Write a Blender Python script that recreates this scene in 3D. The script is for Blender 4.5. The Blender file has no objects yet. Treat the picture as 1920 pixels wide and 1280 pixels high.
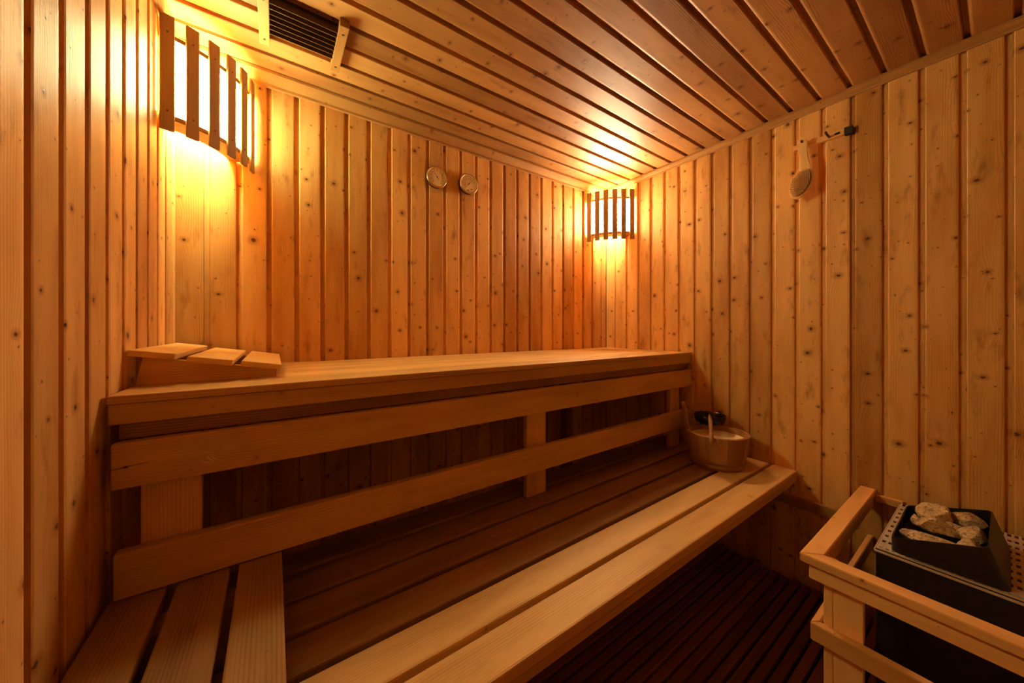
import bpy, bmesh, math, random
from mathutils import Vector, Matrix, noise

random.seed(7)
S = bpy.context.scene
COL = S.collection
R = math.radians

# ------------------------------------------------------------------ camera, world, exposure
cam_d = bpy.data.cameras.new('camera')
cam = bpy.data.objects.new('camera', cam_d); COL.objects.link(cam)
cam.location = (0, 0, 1.16)
YAW = math.atan2(640, 920)
cam.rotation_euler = (R(90), 0, -YAW)
cam_d.sensor_width = 36; cam_d.lens = 12.0
cam_d.shift_y = -24 / 1920
cam_d.clip_start = 0.02
S.camera = cam

w = bpy.data.worlds.new('world'); S.world = w; w.use_nodes = True
w.node_tree.nodes['Background'].inputs[0].default_value = (0, 0, 0, 1)
w.node_tree.nodes['Background'].inputs[1].default_value = 0
S.view_settings.view_transform = 'Standard'; S.view_settings.look = 'None'
S.view_settings.gamma = 1; S.view_settings.use_curve_mapping = False
S.view_settings.exposure = 1.0
S.cycles.max_bounces = 16; S.cycles.diffuse_bounces = 10; S.cycles.glossy_bounces = 4
S.cycles.caustics_reflective = False; S.cycles.caustics_refractive = False

# lamp settings (the lights themselves are made in corner_lamp)
LEFT_COL = (1.0, 0.97, 0.47); RIGHT_COL = (1.0, 0.73, 0.42)
LEFT_BULB, RIGHT_BULB = 14.0, 14.0
LEFT_SHADE, RIGHT_SHADE = 63.0, 140.0

# room shell dimensions
XL, XR, YB, YF, ZC, ZF = -0.27, 1.88, 1.567, -0.90, 2.108, 0.02

# ------------------------------------------------------------------ materials
class NT:
    def __init__(s, name):
        s.m = bpy.data.materials.new(name); s.m.use_nodes = True
        s.t = s.m.node_tree; s.t.nodes.clear()
        s.out = s.n('ShaderNodeOutputMaterial')
    def n(s, typ, **kw):
        x = s.t.nodes.new(typ)
        for k, v in kw.items(): setattr(x, k, v)
        return x
    def l(s, a, b): s.t.links.new(a, b)
    def put(s, sock, v):
        if hasattr(v, 'is_linked') or hasattr(v, 'links'): s.l(v, sock)
        else: sock.default_value = v
    def math(s, op, a, b=0.0, c=None, clamp=False):
        x = s.n('ShaderNodeMath', operation=op, use_clamp=clamp)
        s.put(x.inputs[0], a); s.put(x.inputs[1], b)
        if c is not None: s.put(x.inputs[2], c)
        return x.outputs[0]
    def comb(s, a, b, c=0.0):
        x = s.n('ShaderNodeCombineXYZ')
        for i, v in enumerate((a, b, c)): s.put(x.inputs[i], v)
        return x.outputs[0]
    def noise(s, vec, scale, detail=2.0, rough=0.5, dims='3D'):
        x = s.n('ShaderNodeTexNoise', noise_dimensions=dims)
        s.l(vec, x.inputs['Vector']); x.inputs['Scale'].default_value = scale
        x.inputs['Detail'].default_value = detail; x.inputs['Roughness'].default_value = rough
        return x.outputs[0]
    def sstep(s, v, a, b, lo=0.0, hi=1.0):
        x = s.n('ShaderNodeMapRange', interpolation_type='SMOOTHSTEP')
        s.put(x.inputs['Value'], v)
        s.put(x.inputs['From Min'], a); s.put(x.inputs['From Max'], b)
        x.inputs['To Min'].default_value = lo; x.inputs['To Max'].default_value = hi
        return x.outputs[0]
    def mix(s, f, a, b, mode='MIX'):
        x = s.n('ShaderNodeMix', data_type='RGBA', blend_type=mode)
        s.put(x.inputs[0], f); s.put(x.inputs[6], a); s.put(x.inputs[7], b)
        return x.outputs[2]

def c4(r, g, b): return (r, g, b, 1.0)

def wood(name, light, dark, stain=None, knots=1.0, ring=0.30, rough=0.5, tone_var=0.26, spec=0.2, bump=0.25, knot_density=0.55, smudge=0.35):
    t = NT(name)
    uv = t.n('ShaderNodeUVMap', uv_map='UVMap').outputs[0]
    sp = t.n('ShaderNodeSeparateXYZ'); t.l(uv, sp.inputs[0])
    u, v = sp.outputs[0], sp.outputs[1]
    at = t.n('ShaderNodeAttribute', attribute_name='tone'); tone = at.outputs['Fac']
    def knotlayer(cu, cv, rmin, rmax, thresh, seed):
        vec = t.comb(t.math('MULTIPLY_ADD', u, 1 / cu, seed), t.math('MULTIPLY_ADD', v, 1 / cv, seed * 1.7))
        vo = t.n('ShaderNodeTexVoronoi', voronoi_dimensions='2D', feature='F1')
        t.l(vec, vo.inputs['Vector']); vo.inputs['Scale'].default_value = 1.0
        vo.inputs['Randomness'].default_value = 0.9
        d = t.n('ShaderNodeVectorMath', operation='SUBTRACT'); t.l(vec, d.inputs[0]); t.l(vo.outputs['Position'], d.inputs[1])
        ds = t.n('ShaderNodeSeparateXYZ'); t.l(d.outputs[0], ds.inputs[0])
        du = t.math('MULTIPLY', ds.outputs[0], cu); dv = t.math('MULTIPLY', ds.outputs[1], cv)
        cs = t.n('ShaderNodeSeparateColor'); t.l(vo.outputs['Color'], cs.inputs[0])
        on = t.math('GREATER_THAN', cs.outputs[0], 1 - thresh)
        r = t.math('MULTIPLY', t.math('POWER', cs.outputs[1], 1.6), rmax - rmin)
        r = t.math('ADD', r, rmin)
        wob = t.noise(uv, 160.0, 2.0)
        asp = t.math('MULTIPLY_ADD', cs.outputs[2], 0.6, 0.9)
        dd = t.math('SQRT', t.math('ADD', t.math('POWER', t.math('MULTIPLY', du, asp), 2.0), t.math('POWER', dv, 2.0)))
        dd = t.math('MULTIPLY', dd, t.math('MULTIPLY_ADD', wob, 0.9, 0.55))
        q = t.math('DIVIDE', dd, r)
        core = t.math('MULTIPLY', t.sstep(q, 1.05, 0.55), on)
        halo = t.math('MULTIPLY', t.sstep(q, 3.2, 0.9), on)
        # grain flows round the knot: elongated bump along the board
        el = t.math('SQRT', t.math('ADD', t.math('POWER', t.math('MULTIPLY', du, 0.32), 2.0), t.math('POWER', dv, 2.0)))
        flow = t.math('MULTIPLY', t.sstep(t.math('DIVIDE', el, r), 4.5, 0.3), on)
        return core, halo, t.math('MULTIPLY', flow, r)
    c1, h1, f1 = knotlayer(0.17, 0.062, 0.0035, 0.0085, knot_density, 3.1)
    c2, h2, f2 = knotlayer(0.085, 0.034, 0.0012, 0.0030, knot_density * 0.85, 9.7)
    core = t.math('MAXIMUM', c1, c2); halo = t.math('MAXIMUM', h1, t.math('MULTIPLY', h2, 0.5)); flow = t.math('ADD', f1, f2)
    wobk = t.noise(uv, 210.0, 2.0)
    # growth rings
    warp = t.noise(t.comb(t.math('MULTIPLY', u, 1.1), t.math('MULTIPLY', v, 7.0)), 1.0, 2.0)
    g = t.math('ADD', v, t.math('MULTIPLY', warp, 0.026))
    g = t.math('ADD', g, t.math('MULTIPLY', flow, 1.6 * knots))
    ph = t.math('MULTIPLY', g, 2 * math.pi / 0.0062)
    rings = t.math('MULTIPLY_ADD', t.math('SINE', ph), 0.5, 0.5)
    rings = t.math('POWER', rings, 2.2)
    rmod = t.noise(t.comb(t.math('MULTIPLY', u, 2.0), t.math('MULTIPLY', v, 22.0), 4.0), 1.0, 2.0)
    rings = t.math('MULTIPLY', rings, t.sstep(rmod, 0.32, 0.72))
    fibre = t.noise(t.comb(t.math('MULTIPLY', u, 9.0), t.math('MULTIPLY', v, 420.0)), 1.0, 3.0, 0.6)
    broad = t.noise(t.comb(t.math('MULTIPLY', u, 2.2), t.math('MULTIPLY', v, 12.0), 7.0), 1.0, 3.0, 0.55)
    f = t.math('MULTIPLY', rings, ring)
    f = t.math('ADD', f, t.math('MULTIPLY', t.math('SUBTRACT', fibre, 0.5), 0.75 * ring + 0.13))
    f = t.math('ADD', f, t.sstep(broad, 0.32, 0.75, 0.0, 0.62))
    f = t.math('ADD', f, t.math('MULTIPLY', t.math('SUBTRACT', tone, 0.5), tone_var * 2.2))
    f = t.math('ADD', f, 0.10, clamp=True)
    col = t.mix(f, c4(*light), c4(*dark))
    # weathered smudges
    sm = t.noise(t.comb(t.math('MULTIPLY', u, 7.0), t.math('MULTIPLY', v, 22.0), 2.0), 1.0, 4.0, 0.6)
    col = t.mix(t.math('MULTIPLY', t.sstep(sm, 0.54, 0.80), smudge), col, c4(dark[0] * .50, dark[1] * .38, dark[2] * .3))
    col = t.mix(t.math('MULTIPLY', halo, 0.55 * knots), col, c4(dark[0] * .62, dark[1] * .5, dark[2] * .4))
    col = t.mix(t.math('MULTIPLY', core, 0.93 * knots), col, t.mix(t.sstep(wobk, 0.35, 0.65), c4(0.16, 0.062, 0.02), c4(0.045, 0.018, 0.007)))
    if stain:
        # dried pale spill with a few scratches, at a fixed place on this one board
        g_ = t.n('ShaderNodeNewGeometry').outputs['Position']; gs = t.n('ShaderNodeSeparateXYZ'); t.l(g_, gs.inputs[0])
        dx = t.math('DIVIDE', t.math('SUBTRACT', gs.outputs[0], stain[0]), 0.055)
        dz = t.math('DIVIDE', t.math('SUBTRACT', gs.outputs[2], stain[1]), 0.034)
        dd = t.math('SQRT', t.math('ADD', t.math('POWER', dx, 2.0), t.math('POWER', dz, 2.0)))
        dd = t.math('ADD', dd, t.math('MULTIPLY', t.math('SUBTRACT', t.noise(g_, 28.0, 3.0), 0.5), 0.9))
        col = t.mix(t.sstep(dd, 1.05, 0.72, 0.0, 0.55), col, c4(0.50, 0.36, 0.25))
        sx = t.math('DIVIDE', t.math('SUBTRACT', gs.outputs[0], stain[0] + .004), 0.014)
        sz = t.math('DIVIDE', t.math('SUBTRACT', gs.outputs[2], stain[1] - .023), 0.009)
        sd = t.math('SQRT', t.math('ADD', t.math('POWER', sx, 2.0), t.math('POWER', sz, 2.0)))
        sc = t.n('ShaderNodeTexWave', wave_type='BANDS', bands_direction='DIAGONAL'); t.l(g_, sc.inputs['Vector'])
        sc.inputs['Scale'].default_value = 55.0; sc.inputs['Distortion'].default_value = 9.0; sc.inputs['Detail'].default_value = 2.0
        col = t.mix(t.math('MULTIPLY', t.sstep(sd, 1.0, 0.7), t.sstep(sc.outputs[0], 0.80, 0.92)), col, c4(0.72, 0.66, 0.55))
    if stain:
        # old knot with a split at the left end
        kx = t.math('ADD', gs.outputs[0], 0.236); kz = t.math('SUBTRACT', gs.outputs[2], 0.893)
        kd = t.math('SQRT', t.math('ADD', t.math('POWER', kx, 2.0), t.math('POWER', t.math('MULTIPLY', kz, 1.4), 2.0)))
        col = t.mix(t.sstep(kd, 0.0048, 0.0026, 0.0, 0.9), col, c4(0.05, 0.02, 0.008))
        cr = t.math('ABSOLUTE', t.math('SUBTRACT', t.math('SUBTRACT', kz, t.math('MULTIPLY', kx, 0.10)), t.math('MULTIPLY', t.math('SUBTRACT', t.noise(g_, 60.0, 2.0), 0.5), 0.004)))
        crm = t.math('MULTIPLY', t.sstep(cr, 0.0011, 0.0004), t.sstep(t.math('ABSOLUTE', kx), 0.042, 0.020))
        col = t.mix(t.math('MULTIPLY', crm, 0.85), col, c4(0.04, 0.015, 0.006))
    # per-board brightness
    hv = t.n('ShaderNodeHueSaturation'); t.l(col, hv.inputs['Color'])
    t.l(t.math('MULTIPLY_ADD', tone, -tone_var, 1.0 + tone_var * .5), hv.inputs['Value'])
    col = hv.outputs[0]
    b = t.n('ShaderNodeBsdfPrincipled')
    t.l(col, b.inputs['Base Color'])
    t.l(t.math('ADD', t.math('MULTIPLY', fibre, 0.2), rough - 0.1), b.inputs['Roughness'])
    b.inputs['Specular IOR Level'].default_value = spec
    bp = t.n('ShaderNodeBump'); bp.inputs['Strength'].default_value = bump; bp.inputs['Distance'].default_value = 0.0015
    hgt = t.math('ADD', t.math('MULTIPLY', rings, -0.5), t.math('MULTIPLY', fibre, 0.5))
    hgt = t.math('ADD', hgt, t.math('MULTIPLY', core, 0.8))
    hgt = t.math('ADD', hgt, t.math('MULTIPLY', t.noise(t.comb(t.math('MULTIPLY', u, 5.0), t.math('MULTIPLY', v, 26.0), 5.0), 1.0, 2.0), 1.6))
    t.l(hgt, bp.inputs['Height']); t.l(bp.outputs[0], b.inputs['Normal'])
    t.l(b.outputs[0], t.out.inputs[0])
    return t.m

def simple(name, col, rough=0.5, metal=0.0, spec=0.5, noise_amt=0.0, nscale=40.0, col2=None, bump=0.0):
    t = NT(name)
    b = t.n('ShaderNodeBsdfPrincipled')
    b.inputs['Roughness'].default_value = rough; b.inputs['Metallic'].default_value = metal
    b.inputs['Specular IOR Level'].default_value = spec
    tc = t.n('ShaderNodeTexCoord').outputs['Object']
    nz = t.noise(tc, nscale, 4.0, 0.6)
    cc = col2 or (col[0] * .5, col[1] * .5, col[2] * .5)
    t.l(t.mix(t.sstep(nz, 0.4, 0.75, 0, noise_amt), c4(*col), c4(*cc)), b.inputs['Base Color'])
    if bump:
        bp = t.n('ShaderNodeBump'); bp.inputs['Strength'].default_value = bump; bp.inputs['Distance'].default_value = 0.003
        t.l(nz, bp.inputs['Height']); t.l(bp.outputs[0], b.inputs['Normal'])
    t.l(b.outputs[0], t.out.inputs[0])
    return t.m

def stone_mat():
    t = NT('stone')
    tc = t.n('ShaderNodeTexCoord').outputs['Object']
    n1 = t.noise(tc, 28.0, 5.0, 0.65); n2 = t.noise(tc, 160.0, 4.0, 0.7)
    col = t.mix(t.sstep(n1, 0.35, 0.7), c4(0.66, 0.48, 0.25), c4(0.25, 0.155, 0.07))
    col = t.mix(t.sstep(n2, 0.48, 0.66, 0, 0.85), col, c4(0.10, 0.07, 0.045))
    b = t.n('ShaderNodeBsdfPrincipled'); b.inputs['Roughness'].default_value = 0.85
    t.l(col, b.inputs['Base Color'])
    bp = t.n('ShaderNodeBump'); bp.inputs['Strength'].default_value = 0.9; bp.inputs['Distance'].default_value = 0.004
    t.l(t.math('ADD', n1, t.math('MULTIPLY', n2, 0.6)), bp.inputs['Height']); t.l(bp.outputs[0], b.inputs['Normal'])
    t.l(b.outputs[0], t.out.inputs[0])
    return t.m

def shade_mat(name, col, strength):
    t = NT(name)
    # translucent sheet: glows on its room side, plain cream towards the bulb
    e = t.n('ShaderNodeEmission'); e.inputs[0].default_value = c4(*col); e.inputs[1].default_value = strength
    d = t.n('ShaderNodeBsdfDiffuse'); d.inputs[0].default_value = c4(0.8, 0.7, 0.5)
    at = t.n('ShaderNodeAttribute', attribute_name='glow'); mx = t.n('ShaderNodeMixShader')
    t.l(at.outputs['Fac'], mx.inputs[0]); t.l(d.outputs[0], mx.inputs[1]); t.l(e.outputs[0], mx.inputs[2])
    t.l(mx.outputs[0], t.out.inputs[0])
    return t.m

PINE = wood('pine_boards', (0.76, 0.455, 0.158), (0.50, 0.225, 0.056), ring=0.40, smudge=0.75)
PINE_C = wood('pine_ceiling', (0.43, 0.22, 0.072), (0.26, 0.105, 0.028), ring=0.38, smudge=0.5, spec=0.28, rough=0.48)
TRIM = wood('pine_trim', (0.42, 0.23, 0.078), (0.30, 0.135, 0.04), knots=0.7, knot_density=0.3)
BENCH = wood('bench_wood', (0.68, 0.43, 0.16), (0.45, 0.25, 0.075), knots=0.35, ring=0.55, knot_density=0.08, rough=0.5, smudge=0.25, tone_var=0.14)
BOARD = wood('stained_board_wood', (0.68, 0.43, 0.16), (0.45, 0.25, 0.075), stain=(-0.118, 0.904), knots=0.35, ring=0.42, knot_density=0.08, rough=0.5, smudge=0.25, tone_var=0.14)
BENCH_D = wood('bench_wood_worn_shaded', (0.37, 0.205, 0.072), (0.21, 0.098, 0.03), knots=0.35, ring=0.6, knot_density=0.06, rough=0.5, smudge=0.3, tone_var=0.14)  # darker bench copy: wear, plus the upper bench's shade put in the colour
RAIL = wood('rail_pine', (0.82, 0.49, 0.18), (0.66, 0.33, 0.10), knots=0.8, ring=0.35, knot_density=0.16, rough=0.5)
SLAT = wood('lamp_slat_wood', (0.38, 0.215, 0.078), (0.29, 0.15, 0.048), knots=0.2, ring=0.25, knot_density=0.03, rough=0.5)
HEADW = wood('headrest_wood', (0.84, 0.55, 0.22), (0.68, 0.39, 0.13), knots=0.3, ring=0.4, knot_density=0.04, rough=0.5)
FLOORW = wood('duckboard_wood', (0.24, 0.09, 0.045), (0.14, 0.045, 0.025), knots=0.9, ring=0.3, knot_density=0.2, rough=0.6)
BUCKETW = wood('bucket_wood', (0.46, 0.235, 0.085), (0.22, 0.09, 0.03), knots=0.3, ring=0.42, knot_density=0.08, rough=0.5)
BRUSHW = wood('brush_wood', (0.85, 0.58, 0.26), (0.74, 0.45, 0.17), knots=0.0, ring=0.2, rough=0.4)
BLACK = simple('black_enamel', (0.012, 0.009, 0.008), 0.42, noise_amt=0.5, nscale=60, col2=(0.03, 0.02, 0.014))
DARKHOLE = simple('vent_hole_shade', (0.012, 0.009, 0.007), 0.9)
STEEL = simple('grey_steel', (0.62, 0.52, 0.40), 0.5, 0.2, noise_amt=0.35, nscale=70, col2=(0.30, 0.22, 0.15))
BRASS = simple('gauge_bezel', (0.62, 0.46, 0.26), 0.32, 1.0)
DIAL = simple('dial_face', (0.86, 0.72, 0.42), 0.45, noise_amt=0.12, nscale=20)
INK = simple('dial_ink', (0.10, 0.045, 0.015), 0.6)
CREAM = simple('cream_plastic', (0.80, 0.66, 0.40), 0.4, noise_amt=0.15, nscale=15)
DARKMETAL = simple('dark_ladle_metal', (0.03, 0.022, 0.018), 0.18, 0.7)
STONE = stone_mat()
VENTW = wood('louvre_wood', (0.10, 0.05, 0.02), (0.06, 0.028, 0.01), knots=0.0, rough=0.5)
BRISTLE = simple('brush_bristle', (0.92, 0.70, 0.36), 0.35)
PAD = simple('brush_pad', (0.34, 0.19, 0.07), 0.6)
SCREW = simple('screw_head', (0.10, 0.06, 0.035), 0.4, 0.6)

# ------------------------------------------------------------------ object helpers
LOC = {}

def thing(name, label, cat, loc, group=None):
    o = bpy.data.objects.new(name, None); COL.objects.link(o)
    o.empty_display_size = 0.1
    o.location = loc; LOC[o.name] = Vector(loc)
    o['label'] = label; o['category'] = cat
    if group: o['group'] = group
    return o

def uvmap(bm, axis, seed=None, tone=None):
    """box-projected UV in metres, u along AXIS (0/1/2), shifted so that every board shows other grain"""
    rnd = random.Random(seed if seed is not None else random.random())
    ou, ov = rnd.uniform(0, 60), rnd.uniform(0, 60)
    tn = rnd.random() if tone is None else tone
    uvl = bm.loops.layers.uv.get('UVMap') or bm.loops.layers.uv.new('UVMap')
    tl = bm.faces.layers.float.get('tone') or bm.faces.layers.float.new('tone')
    others = [i for i in range(3) if i != axis]
    bm.normal_update()
    for f in bm.faces:
        f[tl] = tn
        n = f.normal; k = max(range(3), key=lambda i: abs(n[i]))
        if k == axis:
            a, b, sh = others[0], others[1], 11.0
        else:
            a = axis; b = [i for i in others if i != k][0]; sh = k * 3.3
        for lp in f.loops:
            lp[uvl].uv = (lp.vert.co[a] + ou, lp.vert.co[b] + ov + sh)

def finish(name, bm, mat, parent=None, smooth=False):
    me = bpy.data.meshes.new(name)
    bmesh.ops.recalc_face_normals(bm, faces=bm.faces)
    bm.to_mesh(me); bm.free()
    o = bpy.data.objects.new(name, me); COL.objects.link(o)
    me.materials.append(mat)
    if smooth:
        for p in me.polygons: p.use_smooth = True
    # origin: parent's base, or the middle of the mesh's underside
    if parent is not None:
        base = LOC[parent.name]
        o.parent = parent
        LOC[o.name] = base
        me.transform(Matrix.Translation(-base))
    else:
        vs = [v.co for v in me.vertices]
        base = Vector(((min(v.x for v in vs) + max(v.x for v in vs)) / 2, (min(v.y for v in vs) + max(v.y for v in vs)) / 2, min(v.z for v in vs)))
        me.transform(Matrix.Translation(-base)); o.location = base; LOC[o.name] = base
    return o

def box_bm(lo, hi, bevel=0.003, axis=None, seed=None, tone=None, mat4=None, segs=2):
    bm = bmesh.new()
    bmesh.ops.create_cube(bm, size=1)
    d = [hi[i] - lo[i] for i in range(3)]; c = [(hi[i] + lo[i]) / 2 for i in range(3)]
    for v in bm.verts: v.co = Vector((v.co[0] * d[0] + c[0], v.co[1] * d[1] + c[1], v.co[2] * d[2] + c[2]))
    if bevel: bmesh.ops.bevel(bm, geom=bm.edges[:], offset=bevel, segments=segs, affect='EDGES', profile=0.5)
    if axis is None: axis = max(range(3), key=lambda i: d[i])
    uvmap(bm, axis, seed, tone)
    if mat4 is not None: bm.transform(mat4)
    return bm

def plank(name, lo, hi, mat, parent=None, bevel=0.003, axis=None, tone=None, mat4=None):
    return finish(name, box_bm(lo, hi, bevel, axis, None, tone, mat4), mat, parent)

def merge(bms):
    out = bms[0]
    for b in bms[1:]:
        me = bpy.data.meshes.new('tmp'); b.to_mesh(me); b.free(); out.from_mesh(me); bpy.data.meshes.remove(me)
    return out

def prism_bm(poly, axis, a0, a1, seed=None, tone=None):
    """poly: points in the two other axes (in order), extruded along AXIS from a0 to a1"""
    bm = bmesh.new(); oth = [i for i in range(3) if i != axis]
    rings = []
    for a in (a0, a1):
        r = []
        for p in poly:
            co = [0, 0, 0]; co[axis] = a; co[oth[0]] = p[0]; co[oth[1]] = p[1]; r.append(bm.verts.new(co))
        rings.append(r)
    n = len(poly)
    for i in range(n):
        bm.faces.new((rings[0][i], rings[0][(i + 1) % n], rings[1][(i + 1) % n], rings[1][i]))
    bm.faces.new(rings[0]); bm.faces.new(rings[1])
    bmesh.ops.recalc_face_normals(bm, faces=bm.faces)
    uvmap(bm, axis, seed, tone)
    return bm

def cyl_bm(p0, p1, r0, r1=None, n=16, caps=True):
    r1 = r0 if r1 is None else r1
    p0, p1 = Vector(p0), Vector(p1); d = (p1 - p0).normalized()
    x = d.orthogonal().normalized(); y = d.cross(x)
    bm = bmesh.new(); rr = []
    for p, r in ((p0, r0), (p1, r1)):
        rr.append([bm.verts.new(p + x * r * math.cos(2 * math.pi * i / n) + y * r * math.sin(2 * math.pi * i / n)) for i in range(n)])
    for i in range(n): bm.faces.new((rr[0][i], rr[0][(i + 1) % n], rr[1][(i + 1) % n], rr[1][i]))
    if caps: bm.faces.new(rr[0][::-1]); bm.faces.new(rr[1])
    uvmap(bm, max(range(3), key=lambda i: abs(d[i])))
    return bm

def tube_bm(pts, radii, n=12):
    """a swept round tube through pts with a radius per point"""
    bm = bmesh.new(); pts = [Vector(p) for p in pts]; rings = []
    up = None
    for i, p in enumerate(pts):
        d = (pts[min(i + 1, len(pts) - 1)] - pts[max(i - 1, 0)]).normalized()
        if up is None: up = d.orthogonal().normalized()
        x = (up - d * up.dot(d)).normalized(); y = d.cross(x); up = x
        rings.append([bm.verts.new(p + x * radii[i] * math.cos(2 * math.pi * k / n) + y * radii[i] * math.sin(2 * math.pi * k / n)) for k in range(n)])
    for a, b in zip(rings, rings[1:]):
        for k in range(n): bm.faces.new((a[k], a[(k + 1) % n], b[(k + 1) % n], b[k]))
    bm.faces.new(rings[0][::-1]); bm.faces.new(rings[-1])
    uvmap(bm, 1)
    return bm

def lathe_bm(profile, centre, axis=(0, 0, 1), n=48, sx=1.0, sy=1.0):
    """closed or open (r, h) profile turned about AXIS through CENTRE"""
    ax = Vector(axis).normalized(); x = Vector((0, 0, 1)).cross(ax)
    if x.length < 1e-4: x = Vector((1, 0, 0))
    x.normalize(); y = ax.cross(x); c = Vector(centre)
    bm = bmesh.new(); rings = []
    for r, h in profile:
        if r < 1e-6: rings.append([bm.verts.new(c + ax * h)])
        else: rings.append([bm.verts.new(c + ax * h + x * r * sx * math.cos(2 * math.pi * k / n) + y * r * sy * math.sin(2 * math.pi * k / n)) for k in range(n)])
    for a, b in zip(rings, rings[1:]):
        for k in range(n):
            k2 = (k + 1) % n
            if len(a) == 1 and len(b) == 1: continue
            if len(a) == 1: bm.faces.new((a[0], b[k2], b[k]))
            elif len(b) == 1: bm.faces.new((a[k], a[k2], b[0]))
            else: bm.faces.new((a[k], a[k2], b[k2], b[k]))
    uvmap(bm, 2)
    return bm

def structure(o): o['kind'] = 'structure'; return o

# ------------------------------------------------------------------ board-clad shell
def boards_bm(axis, a0, a1, across, starts, pitch, sgn, depth_axis, face, nrm, groove=0.0150, depth=0.0110, lim=None, r=0.0034, rw=0.0085):
    """boards running along AXIS; ACROSS coordinate goes from each start in direction SGN; FACE is the coordinate of the
    board faces on DEPTH_AXIS and NRM (+1/-1) points into the room. Each board: recessed strip, eased edge, face, rounded edge."""
    bms = []
    for s in starts:
        p = [(0, -depth), (groove - 0.0015, -depth), (groove, -depth * .75), (groove + 0.0012, -0.0018), (groove + 0.0035, 0)]
        p += [(pitch - rw, 0)]
        for k in range(1, 7):
            a = k / 6 * math.pi / 2
            p.append((pitch - rw * (1 - math.sin(a)), -r * (1 - math.cos(a))))
        p += [(pitch, -depth), (pitch, -0.03), (0, -0.03)]
        if lim is not None:
            lo, hi = lim
            def cl(q): return (min(max(q, (lo - s) * sgn if sgn > 0 else (s - hi)), (hi - s) if sgn > 0 else (s - lo)))
            p = [(cl(a), b) for a, b in p]
            if max(a for a, b in p) - min(a for a, b in p) < 0.004: continue
            q = []
            for pt in p:
                if not q or (abs(pt[0] - q[-1][0]) + abs(pt[1] - q[-1][1])) > 1e-6: q.append(pt)
            p = q
        oth = [i for i in range(3) if i != axis]
        poly = []
        for a, d in p:
            va, vd = s + sgn * a, face + nrm * d
            poly.append((va, vd) if oth[0] == across else (vd, va))
        bms.append(prism_bm(poly, axis, a0, a1))
    return merge(bms)

def frange(a, b, st):
    o = []
    while (a <= b if st > 0 else a >= b): o.append(a); a += st
    return o

ZT = ZC + 0.03
structure(finish('wall_back', boards_bm(2, ZF, ZT, 0, [0.152 + 0.088 * k for k in range(-5, 20)], 0.088, 1, 1, YB, -1, lim=(XL, XR)), PINE))
structure(finish('wall_right', boards_bm(2, ZF, ZT, 1, [0.172 + 0.088 * k for k in range(-12, 17)], 0.088, -1, 0, XR, -1, lim=(YF, YB)), PINE))
structure(finish('wall_left', boards_bm(2, ZF, ZT, 1, [0.738 + 0.088 * k for k in range(-19, 10)], 0.088, 1, 0, XL, 1, lim=(YF, YB)), PINE))
structure(finish('wall_front', boards_bm(2, ZF, ZT, 0, [XL + 0.088 * k for k in range(0, 25)], 0.088, 1, 1, YF, 1, lim=(XL, XR)), PINE))
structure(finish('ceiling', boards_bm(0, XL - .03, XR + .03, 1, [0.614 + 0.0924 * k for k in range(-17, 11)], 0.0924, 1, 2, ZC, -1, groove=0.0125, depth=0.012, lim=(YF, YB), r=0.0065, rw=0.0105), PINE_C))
structure(finish('floor', box_bm((XL - .03, YF - .03, -0.06), (XR + .03, YB + .03, ZF), 0), simple('floor_base', (0.04, 0.03, 0.028), 0.8, noise_amt=0.4)))

def trim(name, poly, axis, a0, a1):
    structure(finish(name, prism_bm(poly, axis, a0, a1), TRIM))
trim('trim_1', [(YB, ZC), (YB - .032, ZC), (YB - .032, ZC - .010), (YB - .026, ZC - .020), (YB - .012, ZC - .040), (YB - .012, ZC - .050), (YB, ZC - .050)], 0, XL + 0.0145, XR)
trim('trim_2', [(XR, ZC), (XR - .024, ZC), (XR - .024, ZC - .009), (XR - .018, ZC - .018), (XR - .008, ZC - .022), (XR - .006, ZC - .029), (XR, ZC - .029)], 1, YF, YB - .033)
trim('trim_3', [(XL, ZC), (XL + .014, ZC), (XL + .014, ZC - .060), (XL + .011, ZC - .064), (XL, ZC - .064)], 1, YF, YB)

# ------------------------------------------------------------------ corner lamps
def arc_pts(A, B, sag, n, room=(0.8, 0.3), off=0.0):
    ax, ay = A; bx, by = B
    ch = math.hypot(bx - ax, by - ay); rad = (ch * ch / 4 + sag * sag) / (2 * sag)
    mx, my = (ax + bx) / 2, (ay + by) / 2
    nx, ny = -(by - ay) / ch, (bx - ax) / ch
    if (room[0] - mx) * nx + (room[1] - my) * ny < 0: nx, ny = -nx, -ny
    cx, cy = mx - nx * (rad - sag), my - ny * (rad - sag)
    a0 = math.atan2(ay - cy, ax - cx); a1 = math.atan2(by - cy, bx - cx)
    d = (a1 - a0 + math.pi) % (2 * math.pi) - math.pi
    return [(cx + (rad + off) * math.cos(a0 + d * i / (n - 1)), cy + (rad + off) * math.sin(a0 + d * i / (n - 1)), a0 + d * i / (n - 1)) for i in range(n)]

def band_bm(pts_in, pts_out, z0, z1):
    bm = bmesh.new(); rings = []
    for p, q in zip(pts_in, pts_out):
        rings.append([bm.verts.new((p[0], p[1], z0)), bm.verts.new((q[0], q[1], z0)), bm.verts.new((q[0], q[1], z1)), bm.verts.new((p[0], p[1], z1))])
    gl = bm.faces.layers.float.new('glow')
    for a, b in zip(rings, rings[1:]):
        for k in range(4):
            f = bm.faces.new((a[k], a[(k + 1) % 4], b[(k + 1) % 4], b[k])); f[gl] = 1.0 if k == 1 else 0.0
    bm.faces.new(rings[0]); bm.faces.new(rings[-1][::-1])
    bmesh.ops.recalc_face_normals(bm, faces=bm.faces)
    uvmap(bm, 0)
    return bm

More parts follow.
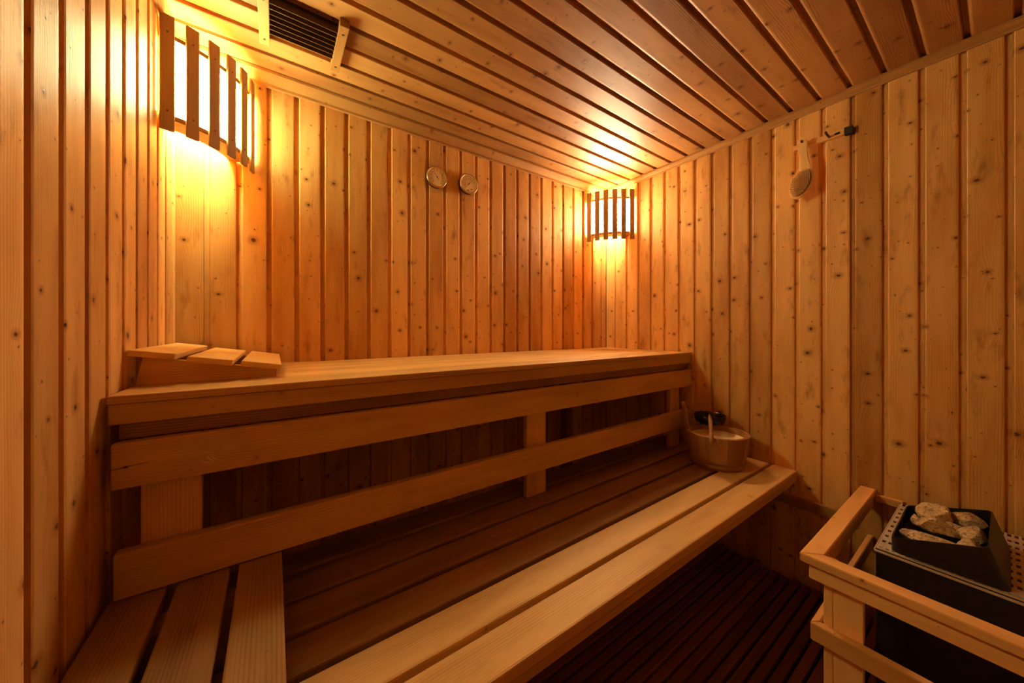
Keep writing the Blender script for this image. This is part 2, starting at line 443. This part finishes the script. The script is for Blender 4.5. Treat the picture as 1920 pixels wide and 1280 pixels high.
def corner_lamp(label, A, B, z0, z1, corner, col, shade_strength, bulb_w, sag, bulb_off):
    mx, my = (A[0] + B[0]) / 2, (A[1] + B[1]) / 2
    t = thing('corner_lamp', label, 'lamp', (mx, my, z0), 'slatted corner lamps')
    n = 6; w_ = 0.031; pts = arc_pts(A, B, sag, 400)
    # slat centres: inset half a slat at both ends
    for i in range(n):
        k = 0.048 + (1 - 0.096) * i / (n - 1)
        x, y, a = pts[int(k * 399)]
        m = Matrix.Translation((x, y, 0)) @ Matrix.Rotation(a, 4, 'Z')
        sl = finish('slat', box_bm((-0.004, -w_ / 2, z0), (0.004, w_ / 2, z1), 0.0025, 2, None, 0.5, m), SLAT, t)
        for zz in (z0 + 0.055, z1 - 0.05):
            bm = cyl_bm(m @ Vector((0.0035, 0, zz)), m @ Vector((0.0052, 0, zz)), 0.0026, n=10)
            finish('screw', bm, SCREW, sl)
    rail = lambda o1, o2, za, zb, nm: finish(nm, band_bm(arc_pts(A, B, sag, 33, off=o1), arc_pts(A, B, sag, 33, off=o2), za, zb), SLAT, t)
    rail(-0.072, -0.005, z0 + 0.036, z0 + 0.050, 'bottom_rail')
    rail(-0.040, -0.005, z1 - 0.060, z1 - 0.048, 'top_rail')
    finish('shade', band_bm(arc_pts(A, B, sag, 61, off=-0.0315)[3:58], arc_pts(A, B, sag, 61, off=-0.028)[3:58], z0 + 0.0505, z1 - 0.0605),
           shade_mat('lit_shade', col, shade_strength), t)
    ld = bpy.data.lights.new('bulb', 'POINT'); ld.energy = bulb_w; ld.color = col; ld.shadow_soft_size = 0.03
    lo = bpy.data.objects.new('bulb', ld); COL.objects.link(lo); lo.parent = t
    lo.location = Vector((bulb_off[0], bulb_off[1], (z0 + z1) / 2)) - Vector((mx, my, z0))
    return t

corner_lamp('left slatted wooden corner lamp glowing above the headrest', (-0.264, 1.348), (-0.063, 1.558), 1.722, 2.050, (XL, YB), LEFT_COL, LEFT_SHADE, LEFT_BULB, 0.040, (XL + .085, YB - .085))
corner_lamp('far corner lamp with wooden slats, right of the two round gauges', (1.686, 1.558), (1.873, 1.335), 1.728, 2.045, (XR, YB), RIGHT_COL, RIGHT_SHADE, RIGHT_BULB, 0.036, (XR - .085, YB - .085))

# ------------------------------------------------------------------ upper bench
ZU = 1.031
ub = thing('upper_bench', 'high upper sauna bench of long planks along the back wall', 'bench', (0.80, 1.26, ZF))
yy = 0.972
for k, wd in enumerate((0.1165, 0.1165, 0.1165, 0.1165, 0.1135)):
    plank('seat_plank', (XL + .007, yy, ZU - 0.017), (XR - .002, yy + wd, ZU), BENCH, ub, 0.003, 0)
    yy += wd + 0.003
plank('front_rail', (XL + .008, 0.976, ZU - 0.057), (XR - .008, 1.000, ZU - 0.0175), BENCH, ub, 0.002, 0)
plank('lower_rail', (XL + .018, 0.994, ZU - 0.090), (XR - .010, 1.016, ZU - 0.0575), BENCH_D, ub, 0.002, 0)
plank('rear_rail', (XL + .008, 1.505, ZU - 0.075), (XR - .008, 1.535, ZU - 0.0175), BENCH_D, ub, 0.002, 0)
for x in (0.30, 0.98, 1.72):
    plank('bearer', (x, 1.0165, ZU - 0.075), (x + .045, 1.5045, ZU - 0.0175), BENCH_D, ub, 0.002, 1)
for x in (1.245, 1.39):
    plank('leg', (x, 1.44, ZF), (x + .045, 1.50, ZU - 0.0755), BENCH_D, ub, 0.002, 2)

# ------------------------------------------------------------------ backrest below the upper bench
ZL = 0.540
br = thing('backrest', 'slatted backrest of two long boards on posts below the upper bench', 'backrest', (0.80, 0.98, ZL))
for z0, z1, x0 in ((0.851, 0.939, XL + .014), (0.639, 0.727, XL + .017)):
    plank('back_board', (x0, 0.966, z0), (XR - .016, 0.992, z1), BOARD if z0 > .8 else BENCH, br, 0.003, 0, tone=0.45)
for x0, x1 in ((-0.222, -0.130), (0.757, 0.848), (1.700, 1.786)):
    plank('post', (x0, 0.9925, ZL + .0005), (x1, 1.016, 0.938), BENCH, br, 0.003, 2, tone=0.35)

# ------------------------------------------------------------------ lower bench
lb = thing('lower_bench', 'wide lower sauna bench of long dark planks in front', 'bench', (0.80, 0.82, ZF))
for k in range(6):
    y0 = 0.512 + 0.1045 * k
    plank('seat_plank', (XL + .006, y0, ZL - 0.028), (XR - .004, y0 + 0.0905, ZL), BENCH if k < 2 else BENCH_D, lb, 0.005, 0)  # planks behind the front two carry the upper bench's shade in their colour
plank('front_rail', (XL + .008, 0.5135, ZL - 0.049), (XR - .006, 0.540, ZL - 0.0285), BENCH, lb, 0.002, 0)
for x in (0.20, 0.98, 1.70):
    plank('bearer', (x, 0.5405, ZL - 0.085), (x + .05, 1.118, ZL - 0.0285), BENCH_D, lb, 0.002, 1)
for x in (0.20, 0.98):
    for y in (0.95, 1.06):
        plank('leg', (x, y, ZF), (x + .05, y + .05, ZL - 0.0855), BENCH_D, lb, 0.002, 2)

# ------------------------------------------------------------------ slatted platform on the left end of the lower bench
ZP = 0.637
sp_ = thing('slatted_step', 'low slatted step of three short planks on the lower bench by the left wall', 'step', (-0.13, 0.74, ZL))
for x0, x1 in ((-0.262, -0.179), (-0.164, -0.0795), (-0.0645, 0.0145)):
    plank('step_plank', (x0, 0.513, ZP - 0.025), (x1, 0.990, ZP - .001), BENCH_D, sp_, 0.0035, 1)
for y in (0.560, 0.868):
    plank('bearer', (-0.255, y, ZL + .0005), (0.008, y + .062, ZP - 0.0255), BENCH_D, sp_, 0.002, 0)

# ------------------------------------------------------------------ headrest
hr = thing('headrest', 'wedge headrest of three tilted wooden slats on the upper bench', 'headrest', (-0.13, 1.33, ZU))
for (x0, za, x1, zb) in ((-0.263, 1.1145, -0.186, 1.1025), (-0.1675, 1.0965, -0.0835, 1.0825), (-0.068, 1.0805, 0.0155, 1.0660)):
    L = math.hypot(x1 - x0, zb - za); ang = math.atan2(za - zb, x1 - x0)
    m = Matrix.Translation((x0, 0, za)) @ Matrix.Rotation(ang, 4, 'Y')
    plank('slat', (0, 1.088, -0.0145), (L, 1.540, 0), HEADW, hr, 0.003, 1, mat4=m)
tp = lambda x: 1.1145 - (x + 0.263) * 0.1735 - 0.0160
for y in (1.118, 1.495):
    bm = prism_bm([(-0.258, ZU + .0005), (0.004, ZU + .0005), (0.004, tp(0.004)), (-0.246, tp(-0.246))], 1, y, y + 0.022)
    uvmap(bm, 0)
    finish('side_board', bm, BENCH, hr)

# ------------------------------------------------------------------ gauges
def gauge(name, label, x, z, ang, ticks):
    r = 0.0505; y1 = YB - 0.0005
    t = thing(name, label, 'gauge', (x, y1, z), 'round wall gauges')
    ax = (0, -1, 0)
    finish('case', lathe_bm([(0, 0.0), (r - .004, 0.0), (r - .002, 0.004), (r - .002, 0.020), (0, 0.020)], (x, y1, z), ax), SCREW, t, True)
    finish('bezel', lathe_bm([(r - .006, 0.0202), (r, 0.0202), (r + .001, 0.023), (r - .001, 0.0265), (r - .005, 0.0265), (r - .0065, 0.0235), (r - .006, 0.0202)], (x, y1, z), ax), BRASS, t, True)
    dl = finish('dial', lathe_bm([(0, 0.0203), (r - .0062, 0.0203), (r - .0062, 0.0248), (0, 0.0248)], (x, y1, z), ax), DIAL, t)
    yd = y1 - 0.0249
    bms = []
    for a, rr0, rr1, wd in ticks:
        a = R(a); c, s = math.cos(a), math.sin(a)
        m = Matrix.Translation((x, yd, z)) @ Matrix.Rotation(-a, 4, 'Y')
        bms.append(box_bm((rr0, -0.0004, -wd / 2), (rr1, 0.0002, wd / 2), 0, 0, 1, 0.5, m))
    finish('scale', merge(bms), INK, dl)
    m = Matrix.Translation((x, yd - .0016, z)) @ Matrix.Rotation(-R(ang), 4, 'Y')
    bm = bmesh.new()
    vs = [bm.verts.new(m @ Vector(p)) for p in ((-0.014, 0, -0.0012), (0.030, 0, -0.0004), (0.030, 0, 0.0004), (-0.014, 0, 0.0012), (-0.014, 0.0006, -0.0012), (0.030, 0.0006, -0.0004), (0.030, 0.0006, 0.0004), (-0.014, 0.0006, 0.0012))]
    for f in ((0, 1, 2, 3), (7, 6, 5, 4), (0, 4, 5, 1), (1, 5, 6, 2), (2, 6, 7, 3), (3, 7, 4, 0)): bm.faces.new([vs[i] for i in f])
    uvmap(bm, 0)
    finish('pointer', bm, INK, t)
    finish('hub', cyl_bm((x, yd, z), (x, yd - .003, z), 0.0028, n=16), INK, t)
    return t

tk1 = [(a, 0.0375, 0.0415, 0.0009) for a in range(-50, 231, 7)] + [(a, 0.0315, 0.0350, 0.0030) for a in range(-50, 231, 28)] + [(a, 0.0275, 0.0282, 0.0034) for a in range(-50, 231, 7)]
tk2 = [(a, 0.034, 0.038, 0.0009) for a in range(20, 231, 6)] + [(a, 0.0265, 0.0300, 0.0030) for a in range(20, 231, 26)] + [(a, 0.0225, 0.0231, 0.003) for a in range(20, 231, 6)] + [(-62, 0.026, 0.031, 0.007), (-100, 0.033, 0.037, 0.010)]
gauge('thermometer', 'left round wall gauge with pointer tilted to upper left', 0.637, 1.884, 132, tk1)
gauge('hygrometer', 'right round wall gauge with pointer tilted to upper right', 0.808, 1.893, 52, tk2)

# ------------------------------------------------------------------ ceiling vent grille
cv = thing('ceiling_vent', 'slatted wooden air vent with thin dark louvres on the ceiling', 'vent', (0.07, 1.26, ZC))
for x0, x1 in ((-0.040, -0.013), (0.163, 0.190)):
    plank('end_bar', (x0, 1.150, ZC - 0.025), (x1, 1.372, ZC - .0005), TRIM, cv, 0.0015, 1)
    for y in (1.185, 1.345):
        finish('screw', cyl_bm(((x0 + x1) / 2, y, ZC - 0.0245), ((x0 + x1) / 2, y, ZC - 0.0262), 0.0034, n=12), SCREW, cv)
for k in range(7):
    y = 1.188 + 0.0205 * k
    plank('louvre', (-0.0125, y, ZC - 0.0235), (0.1625, y + 0.0028, ZC - 0.0035), VENTW, cv, 0.0005, 0)
plank('hole_shade_sheet', (-0.0125, 1.180, ZC - 0.003), (0.1625, 1.322, ZC - 0.0005), DARKHOLE, cv, 0.0005, 0)  # black sheet stands in for the shade inside the vent opening

# ------------------------------------------------------------------ brush and its rack
rk = thing('wall_rack', 'narrow wooden hook strip on the right wall holding the brush', 'rack', (XR, 0.44, 1.934))
plank('strip', (XR - 0.018, 0.3605, 1.935), (XR - 0.0005, 0.523, 1.957), RAIL, rk, 0.0015, 1)
plank('end_cap', (XR - 0.022, 0.335, 1.929), (XR - 0.0005, 0.360, 1.959), BLACK, rk, 0.002)
for y in (0.482, 0.405):
    finish('peg', tube_bm([(XR - .017, y, 1.943), (XR - .040, y, 1.943), (XR - .064, y, 1.944), (XR - .068, y, 1.949)], [0.004, 0.004, 0.004, 0.0042], 10), SCREW, rk, True)
plank('slot', (XR - 0.0188, 0.372, 1.942), (XR - 0.0175, 0.388, 1.950), BLACK, rk, 0)

bo = [(0.482, 1.967), (0.471, 1.958), (0.465, 1.944), (0.464, 1.924), (0.464, 1.9), (0.462, 1.878), (0.458, 1.856), (0.451, 1.832), (0.446, 1.809), (0.445, 1.788), (0.448, 1.768), (0.454, 1.753), (0.464, 1.735), (0.476, 1.722), (0.49, 1.714), (0.503, 1.712), (0.517, 1.720), (0.525, 1.737), (0.528, 1.76), (0.524, 1.78), (0.516, 1.803), (0.507, 1.816), (0.498, 1.828), (0.492, 1.840), (0.490, 1.857), (0.491, 1.876), (0.494, 1.895), (0.497, 1.917), (0.499, 1.943), (0.497, 1.959), (0.491, 1.966)]
bt = thing('hair_brush', 'wooden paddle brush with bristles hanging on the right wall', 'brush', (XR - .04, 0.482, 1.712))
bx0 = XR - 0.060
bm = prism_bm(bo, 0, bx0, bx0 + 0.012)
bmesh.ops.bevel(bm, geom=[e for e in bm.edges if abs(e.verts[0].co.x - e.verts[1].co.x) < 1e-6], offset=0.0028, segments=2, affect='EDGES')
uvmap(bm, 2)
finish('handle', bm, BRUSHW, bt)
hc = (sum(p[0] for p in bo[7:22]) / 15, sum(p[1] for p in bo[7:22]) / 15)
head = [(hc[0] + (p[0] - hc[0]) * .86, hc[1] + (p[1] - hc[1]) * .86) for p in bo[7:23]]
bm = prism_bm(head, 0, bx0 - 0.005, bx0 + 0.001)
bmesh.ops.bevel(bm, geom=[e for e in bm.edges if abs(e.verts[0].co.x - (bx0 - .005)) < 1e-6 and abs(e.verts[1].co.x - (bx0 - .005)) < 1e-6], offset=0.0035, segments=2, affect='EDGES')
uvmap(bm, 2); finish('cushion', bm, PAD, bt)
def inside(p, poly):
    c = False; j = len(poly) - 1
    for i in range(len(poly)):
        if (poly[i][1] > p[1]) != (poly[j][1] > p[1]) and p[0] < (poly[j][0] - poly[i][0]) * (p[1] - poly[i][1]) / (poly[j][1] - poly[i][1]) + poly[i][0]: c = not c
        j = i
    return c
hp = [(hc[0] + (p[0] - hc[0]) * .80, hc[1] + (p[1] - hc[1]) * .82) for p in bo[7:23]]
bl = []
for i, y in enumerate(frange(0.44, 0.54, 0.0052)):
    for z in frange(1.70 + (i % 2) * 0.0026, 1.85, 0.0052):
        if inside((y, z), hp):
            dy, dz = (y - hc[0]) * .10, (z - hc[1]) * .10
            bl.append(cyl_bm((bx0 - .0045, y, z), (bx0 - .0195, y + dy, z + dz), 0.0011, 0.0008, 5))
            bl.append(cyl_bm((bx0 - .0195, y + dy, z + dz), (bx0 - .0212, y + dy * 1.1, z + dz * 1.1), 0.0016, 0.0011, 6))
o = finish('bristles', merge(bl), BRISTLE, bt); o['kind'] = 'stuff'

# ------------------------------------------------------------------ bucket and ladle
BC = Vector((1.674, 0.752, ZL + .0005))
bk = thing('sauna_bucket', 'round wooden stave bucket with cream liner on the lower bench', 'bucket', BC)
H = 0.147; r0, r1 = 0.105, 0.128; th = 0.012; NS = 18
bms = []
rng = random.Random(4)
gap_a = math.atan2(0.129, -0.058)      # where the tall handle stave stands
for i in range(NS):
    a0 = gap_a + 2 * math.pi * (i - .5) / NS; a1 = gap_a + 2 * math.pi * (i + .5) / NS - 0.006
    if i == 0: continue
    bm = bmesh.new(); rows = []
    for z, rr in ((0, r0), (H * .5, (r0 + r1) / 2), (H - .003, r1 - .0005), (H, r1 - .002)):
        ro = [bm.verts.new(BC + Vector((rr * math.cos(a), rr * math.sin(a), z))) for a in [a0 + (a1 - a0) * k / 4 for k in range(5)]]
        ri = [bm.verts.new(BC + Vector(((rr - th) * math.cos(a), (rr - th) * math.sin(a), z))) for a in [a0 + (a1 - a0) * k / 4 for k in range(5)]]
        rows.append(ro + ri[::-1])
    n = 10
    for p, q in zip(rows, rows[1:]):
        for k in range(n): bm.faces.new((p[k], p[(k + 1) % n], q[(k + 1) % n], q[k]))
    bm.faces.new(rows[0][::-1]); bm.faces.new(rows[-1])
    bmesh.ops.recalc_face_normals(bm, faces=bm.faces); uvmap(bm, 2, None, rng.uniform(.4, .6)); bms.append(bm)
finish('staves', merge(bms), BUCKETW, bk)
rr = lambda z: r0 + (r1 - r0) * z / H
finish('hoop', lathe_bm([(rr(.006), .006), (rr(.006) + .004, .007), (rr(.016) + .0045, .016), (rr(.024) + .0035, .024), (rr(.024), .0245)], BC, n=64), BUCKETW, bk, True)
finish('hoop', lathe_bm([(rr(.027), .027), (rr(.027) + .0035, .028), (rr(.034) + .0035, .034), (rr(.0345), .0345)], BC, n=64), BUCKETW, bk, True)
# tall handle stave, leaning with the wall of the bucket
ca, sa = math.cos(gap_a), math.sin(gap_a)
bm = bmesh.new(); rows = []
hw0 = math.pi * r0 / NS; HT = 0.268
for z, hw in ((0, hw0), (H, hw0 * 1.12), (H + .012, 0.024), (HT - .02, 0.021), (HT - .006, 0.018), (HT, 0.011)):
    ro = rr(z); row = []
    for s_, rad in ((-1, ro + .002), (1, ro + .002), (1, ro - th - .003), (-1, ro - th - .003)):
        row.append(bm.verts.new(BC + Vector((rad * ca - s_ * hw * sa, rad * sa + s_ * hw * ca, z))))
    rows.append(row)
for p, q in zip(rows, rows[1:]):
    for k in range(4): bm.faces.new((p[k], p[(k + 1) % 4], q[(k + 1) % 4], q[k]))
bm.faces.new(rows[0][::-1]); bm.faces.new(rows[-1])
bmesh.ops.recalc_face_normals(bm, faces=bm.faces)
bmesh.ops.bevel(bm, geom=[e for e in bm.edges], offset=0.002, segments=1, affect='EDGES'); uvmap(bm, 2)
finish('handle_stave', bm, BUCKETW, bk)
finish('liner', lathe_bm([(0, .012), (rr(.012) - th - .001, .012), (rr(H - .024) - th - .0012, H - .024), (rr(H - .024) - th - .004, H - .024), (rr(H - .03) - th - .006, H - .030), (0, H - .032)], BC, n=48), CREAM, bk, True)

ld = thing('ladle', 'dark round ladle with thin wooden handle resting across the bucket', 'ladle', (1.775, 0.842, 0.688))
lc = Vector((1.770, 0.828, 0.690))
finish('bowl', lathe_bm([(0, 0.0), (0.046, 0.001), (0.062, 0.010), (0.069, 0.026), (0.070, 0.046), (0.0675, 0.0465), (0.066, 0.028), (0.059, 0.013), (0.044, 0.005), (0, 0.004)], lc, n=48), DARKMETAL, ld, True)
hpts = [(1.733, 0.813, 0.742), (1.700, 0.796, 0.741), (1.655, 0.772, 0.731), (1.600, 0.745, 0.715), (1.572, 0.730, 0.706), (1.555, 0.722, 0.701), (1.541, 0.715, 0.692), (1.533, 0.711, 0.677), (1.531, 0.710, 0.656)]
finish('handle', tube_bm(hpts, [0.0035, 0.0065, 0.0085, 0.008, 0.0065, 0.0090, 0.0085, 0.007, 0.003], 12), BUCKETW, ld, True)

# ------------------------------------------------------------------ heater
HX0, HX1, HY0, HY1, HZ = 1.392, 1.815, -0.34, 0.206, 0.545
ht = thing('sauna_heater', 'black steel sauna heater with perforated top behind the guard rail', 'heater', (1.60, -0.07, 0.0705))
bm = bmesh.new()
bmesh.ops.create_cube(bm, size=1)
for v in bm.verts: v.co = Vector(((HX0 + HX1) / 2 + v.co.x * (HX1 - HX0), (HY0 + HY1) / 2 + v.co.y * (HY1 - HY0), (0.12 + HZ - .004) / 2 + v.co.z * (HZ - .004 - 0.12)))
bmesh.ops.bevel(bm, geom=[e for e in bm.edges if abs(e.verts[0].co.z - e.verts[1].co.z) > .1], offset=0.014, segments=4, affect='EDGES')
uvmap(bm, 2)
finish('body', bm, BLACK, ht)
lip = []
for lo, hi in (((HX0 - .003, HY0, HZ - .012), (HX0 + .0005, HY1, HZ - .006)), ((HX0, HY1 - .0005, HZ - .012), (HX1, HY1 + .003, HZ - .006))):
    lip.append(box_bm(lo, hi, 0.001))
finish('seam_strip', merge(lip), STEEL, ht)
for x in (HX0 + .03, HX1 - .06):
    for y in (HY0 + .03, HY1 - .06):
        plank('foot', (x, y, 0.0705), (x + .03, y + .03, 0.1195), BLACK, ht, 0.002)

def grid_bm(x0, x1, y0, y1, z0, z1, xs, ys, holes):
    """plate with rectangular holes cut through it; xs, ys are the cut lines, holes(i, j) says which cells are open"""
    bm = bmesh.new()
    V = {}
    def gv(i, j, z):
        k = (i, j, z)
        if k not in V: V[k] = bm.verts.new((xs[i], ys[j], z))
        return V[k]
    nx, ny = len(xs) - 1, len(ys) - 1
    solid = lambda i, j: 0 <= i < nx and 0 <= j < ny and not holes(i, j)
    for i in range(nx):
        for j in range(ny):
            if not solid(i, j): continue
            bm.faces.new((gv(i, j, z1), gv(i + 1, j, z1), gv(i + 1, j + 1, z1), gv(i, j + 1, z1)))
            bm.faces.new((gv(i, j, z0), gv(i, j + 1, z0), gv(i + 1, j + 1, z0), gv(i + 1, j, z0)))
            for di, dj, a, b in ((-1, 0, (i, j + 1), (i, j)), (1, 0, (i + 1, j), (i + 1, j + 1)), (0, -1, (i, j), (i + 1, j)), (0, 1, (i + 1, j + 1), (i, j + 1))):
                if not solid(i + di, j + dj):
                    bm.faces.new((gv(*a, z0), gv(*b, z0), gv(*b, z1), gv(*a, z1)))
    bmesh.ops.recalc_face_normals(bm, faces=bm.faces)
    uvmap(bm, 0)
    return bm

def cuts(a, b, first, hole, gap):
    xs = [a]; x = a + first
    while x + hole < b - 0.003: xs += [x, x + hole]; x += hole + gap
    return xs + [b]
gx = [HX0 + .001, HX0 + .006, HX0 + .014] + cuts(HX0 + .024, HX1 - .002, 0.0, 0.026, 0.017)
gy = cuts(HY0 + .002, HY1 - .002, 0.006, 0.0070, 0.0052)
finish('perforated_top', grid_bm(0, 0, 0, 0, HZ - .0035, HZ, gx, gy, lambda i, j: (i == 1 or (i > 2 and i % 2 == 1)) and j % 2 == 1), STEEL, ht)
# slanted stone tray
def ring(pts, z): return [Vector((x, y, zz if zz is not None else z)) for x, y, zz in pts]
TB = HZ + .0005
outer0 = [(1.402, 0.178, TB), (1.702, 0.178, TB), (1.702, -0.012, TB), (1.402, -0.012, TB)]
outer1 = [(1.400, 0.177, .584), (1.698, 0.179, .584), (1.700, 0.016, .636), (1.398, 0.018, .636)]
def rounded(quad, rad, n=4):
    out = []
    for i in range(4):
        p, a, b = Vector(quad[i]), Vector(quad[i - 1]), Vector(quad[(i + 1) % 4])
        pa, pb = p + (a - p).normalized() * rad, p + (b - p).normalized() * rad
        for k in range(n + 1):
            s = k / n
            out.append(pa * (1 - s) ** 2 + p * 2 * s * (1 - s) + pb * s ** 2)
    return out
def inset(quad, d, dz):
    c = sum((Vector(q) for q in quad), Vector()) / 4
    return [Vector(q) + Vector((math.copysign(d, c.x - q[0]), math.copysign(d, c.y - q[1]), dz)) for q in quad]
rA, rB = rounded(outer0, .018), rounded(outer1, .018)
rC = rounded(inset(outer1, .0028, 0), .0155); inner0 = [(x, y, TB + .004) for x, y, _ in inset(outer0, .0035, 0)]
rD = rounded(inner0, .0155)
bm = bmesh.new(); rows = [[bm.verts.new(p) for p in r_] for r_ in (rA, rB, rC, rD)]
n = len(rA)
for p, q in zip(rows, rows[1:]):
    for k in range(n): bm.faces.new((p[k], p[(k + 1) % n], q[(k + 1) % n], q[k]))
bm.faces.new(rows[0][::-1]); bm.faces.new(rows[-1])
bmesh.ops.recalc_face_normals(bm, faces=bm.faces); uvmap(bm, 0)
finish('stone_tray', bm, BLACK, ht)

# ------------------------------------------------------------------ stones
def rock(label, c, size, rotz, tilt, seed):
    rg = random.Random(seed * 13 + 2)
    bm = bmesh.new(); bmesh.ops.create_icosphere(bm, subdivisions=4, radius=1)
    planes = []
    for _ in range(9):
        d = Vector((rg.gauss(0, 1), rg.gauss(0, 1), rg.gauss(0, 1))).normalized()
        planes.append((d, rg.uniform(0.48, 0.80)))
    off = Vector((seed * 3.1, seed * 1.7, 0))
    for v in bm.verts:
        p = v.co.copy()
        for d, h in planes:
            q = p.dot(d)
            if q > h: p -= d * (q - h) * 0.97
        p += p.normalized() * (0.07 * noise.noise(p * 2.1 + off) + 0.045 * noise.noise(p * 6 + off))
        v.co = p
    mx = [max(abs(v.co[i]) for v in bm.verts) for i in range(3)]
    m = Matrix.Translation(c) @ Matrix.Rotation(R(rotz), 4, 'Z') @ Matrix.Rotation(R(tilt), 4, 'Y') @ Matrix.Diagonal((size[0] / mx[0], size[1] / mx[1], size[2] / mx[2], 1))
    bm.transform(m); uvmap(bm, 0)
    o = finish('stone', bm, STONE)
    o['label'] = label; o['category'] = 'stone'; o['group'] = 'stones in the heater tray'
    return o
rock('pale flat stone at the front left edge of the heater tray', (1.440, 0.110, .588), (.032, .060, .022), 6, 4, 1)
rock('long slanting stone across the middle of the heater tray', (1.540, 0.104, .601), (.062, .046, .022), -42, 14, 2)
rock('pale pointed stone topmost at the back of the heater tray', (1.622, 0.112, .604), (.042, .042, .026), 20, -12, 3)
rock('wedge stone at the back right corner of the heater tray', (1.648, 0.056, .608), (.032, .033, .022), 40, 10, 4)
rock('rounded speckled stone at the right side of the heater tray', (1.553, 0.050, .602), (.038, .029, .019), 8, 0, 5)
rock('speckled stone at the front right corner of the heater tray', (1.452, 0.049, .604), (.036, .026, .024), -14, -10, 6)
rock('small reddish stone wedged beside the back wedge stone in the tray', (1.600, 0.076, .590), (.024, .030, .016), 0, 0, 7)
rock('dark low stone at the back left of the heater tray', (1.618, 0.148, .572), (.040, .018, .017), 4, 0, 8)

# ------------------------------------------------------------------ heater guard rail
GZ = 0.550; GX, GY = 1.176, 0.317; GE = -0.40
gd = thing('heater_guard', 'L-shaped wooden guard rail around the black heater', 'railing', (1.30, 0.10, 0.0705))
def mitre(poly, z0, z1, axis, nm, mat=RAIL):
    bm = bmesh.new(); rows = []
    for z in (z0, z1): rows.append([bm.verts.new((x, y, z)) for x, y in poly])
    n = len(poly)
    for k in range(n): bm.faces.new((rows[0][k], rows[0][(k + 1) % n], rows[1][(k + 1) % n], rows[1][k]))
    bm.faces.new(rows[0][::-1]); bm.faces.new(rows[1])
    bmesh.ops.recalc_face_normals(bm, faces=bm.faces)
    bmesh.ops.bevel(bm, geom=bm.edges[:], offset=0.0018, segments=2, affect='EDGES'); uvmap(bm, axis)
    return finish(nm, bm, mat, gd)
W_ = 0.043
mitre([(GX, GY), (XR - .004, GY), (XR - .004, GY - W_), (GX + W_, GY - W_)], GZ - .022, GZ, 0, 'cap_rail')
mitre([(GX, GY - .0008), (GX + W_ - .0008, GY - W_), (GX + W_, GE), (GX, GE)], GZ - .022, GZ, 1, 'cap_rail')
FX = GX + .012
plank('rail_board', (FX, GE, GZ - .064), (FX + .020, 0.300, GZ - .0225), RAIL, gd, 0.002, 1)
plank('rail_board', (FX + .0205, 0.280, GZ - .064), (XR - .004, 0.300, GZ - .0225), RAIL, gd, 0.002, 0)
PX = FX + .0205
for y in (0.0, -0.57):
    plank('post', (PX, 0.199 + y, 0.0705), (PX + .020, 0.2555 + y, GZ - .0225), RAIL, gd, 0.002, 2)
    if y == 0: plank('post', (PX, 0.256, 0.0705), (PX + .060, 0.2745, GZ - .0225), RAIL, gd, 0.002, 2)
mitre([(FX - .004, 0.296), (FX - .004, GE), (PX - .0005, GE), (PX - .0005, 0.2805)], 0.325, 0.371, 1, 'lower_rail')
mitre([(FX - .004, 0.2965), (PX - .0005, 0.2812), (XR - .004, 0.2812), (XR - .004, 0.2965)], 0.325, 0.371, 0, 'lower_rail')
plank('wall_cleat', (XR - .020, 0.205, 0.508), (XR - .0005, 0.2735, 0.533), RAIL, gd, 0.002, 1)

wb = plank('wall_batten', (XR - .020, 0.330, 0.385), (XR - .0005, 1.15, 0.427), TRIM, None, 0.002, 1)
wb['label'] = 'horizontal wooden batten on the right wall beneath the lower bench end'; wb['category'] = 'batten'

# ------------------------------------------------------------------ duckboard floor grating
dk = thing('duckboard', 'dark slatted wooden floor grating beside the lower bench', 'floor grating', (0.8, 0.3, ZF))
for x in (-0.15, 0.55, 1.20, 1.72):
    plank('bearer', (x, YF + .03, ZF + .0005), (x + .05, 0.90, 0.0445), FLOORW, dk, 0.002, 1)
rg = random.Random(5)
for k in range(50):
    y = 0.914 - 0.0355 * k
    if y < YF + .03: break
    plank('floor_slat', (XL + .015, y - 0.0268, 0.045), (XR - .012 - rg.uniform(0, .022), y, 0.070), FLOORW, dk, 0.004, 0)
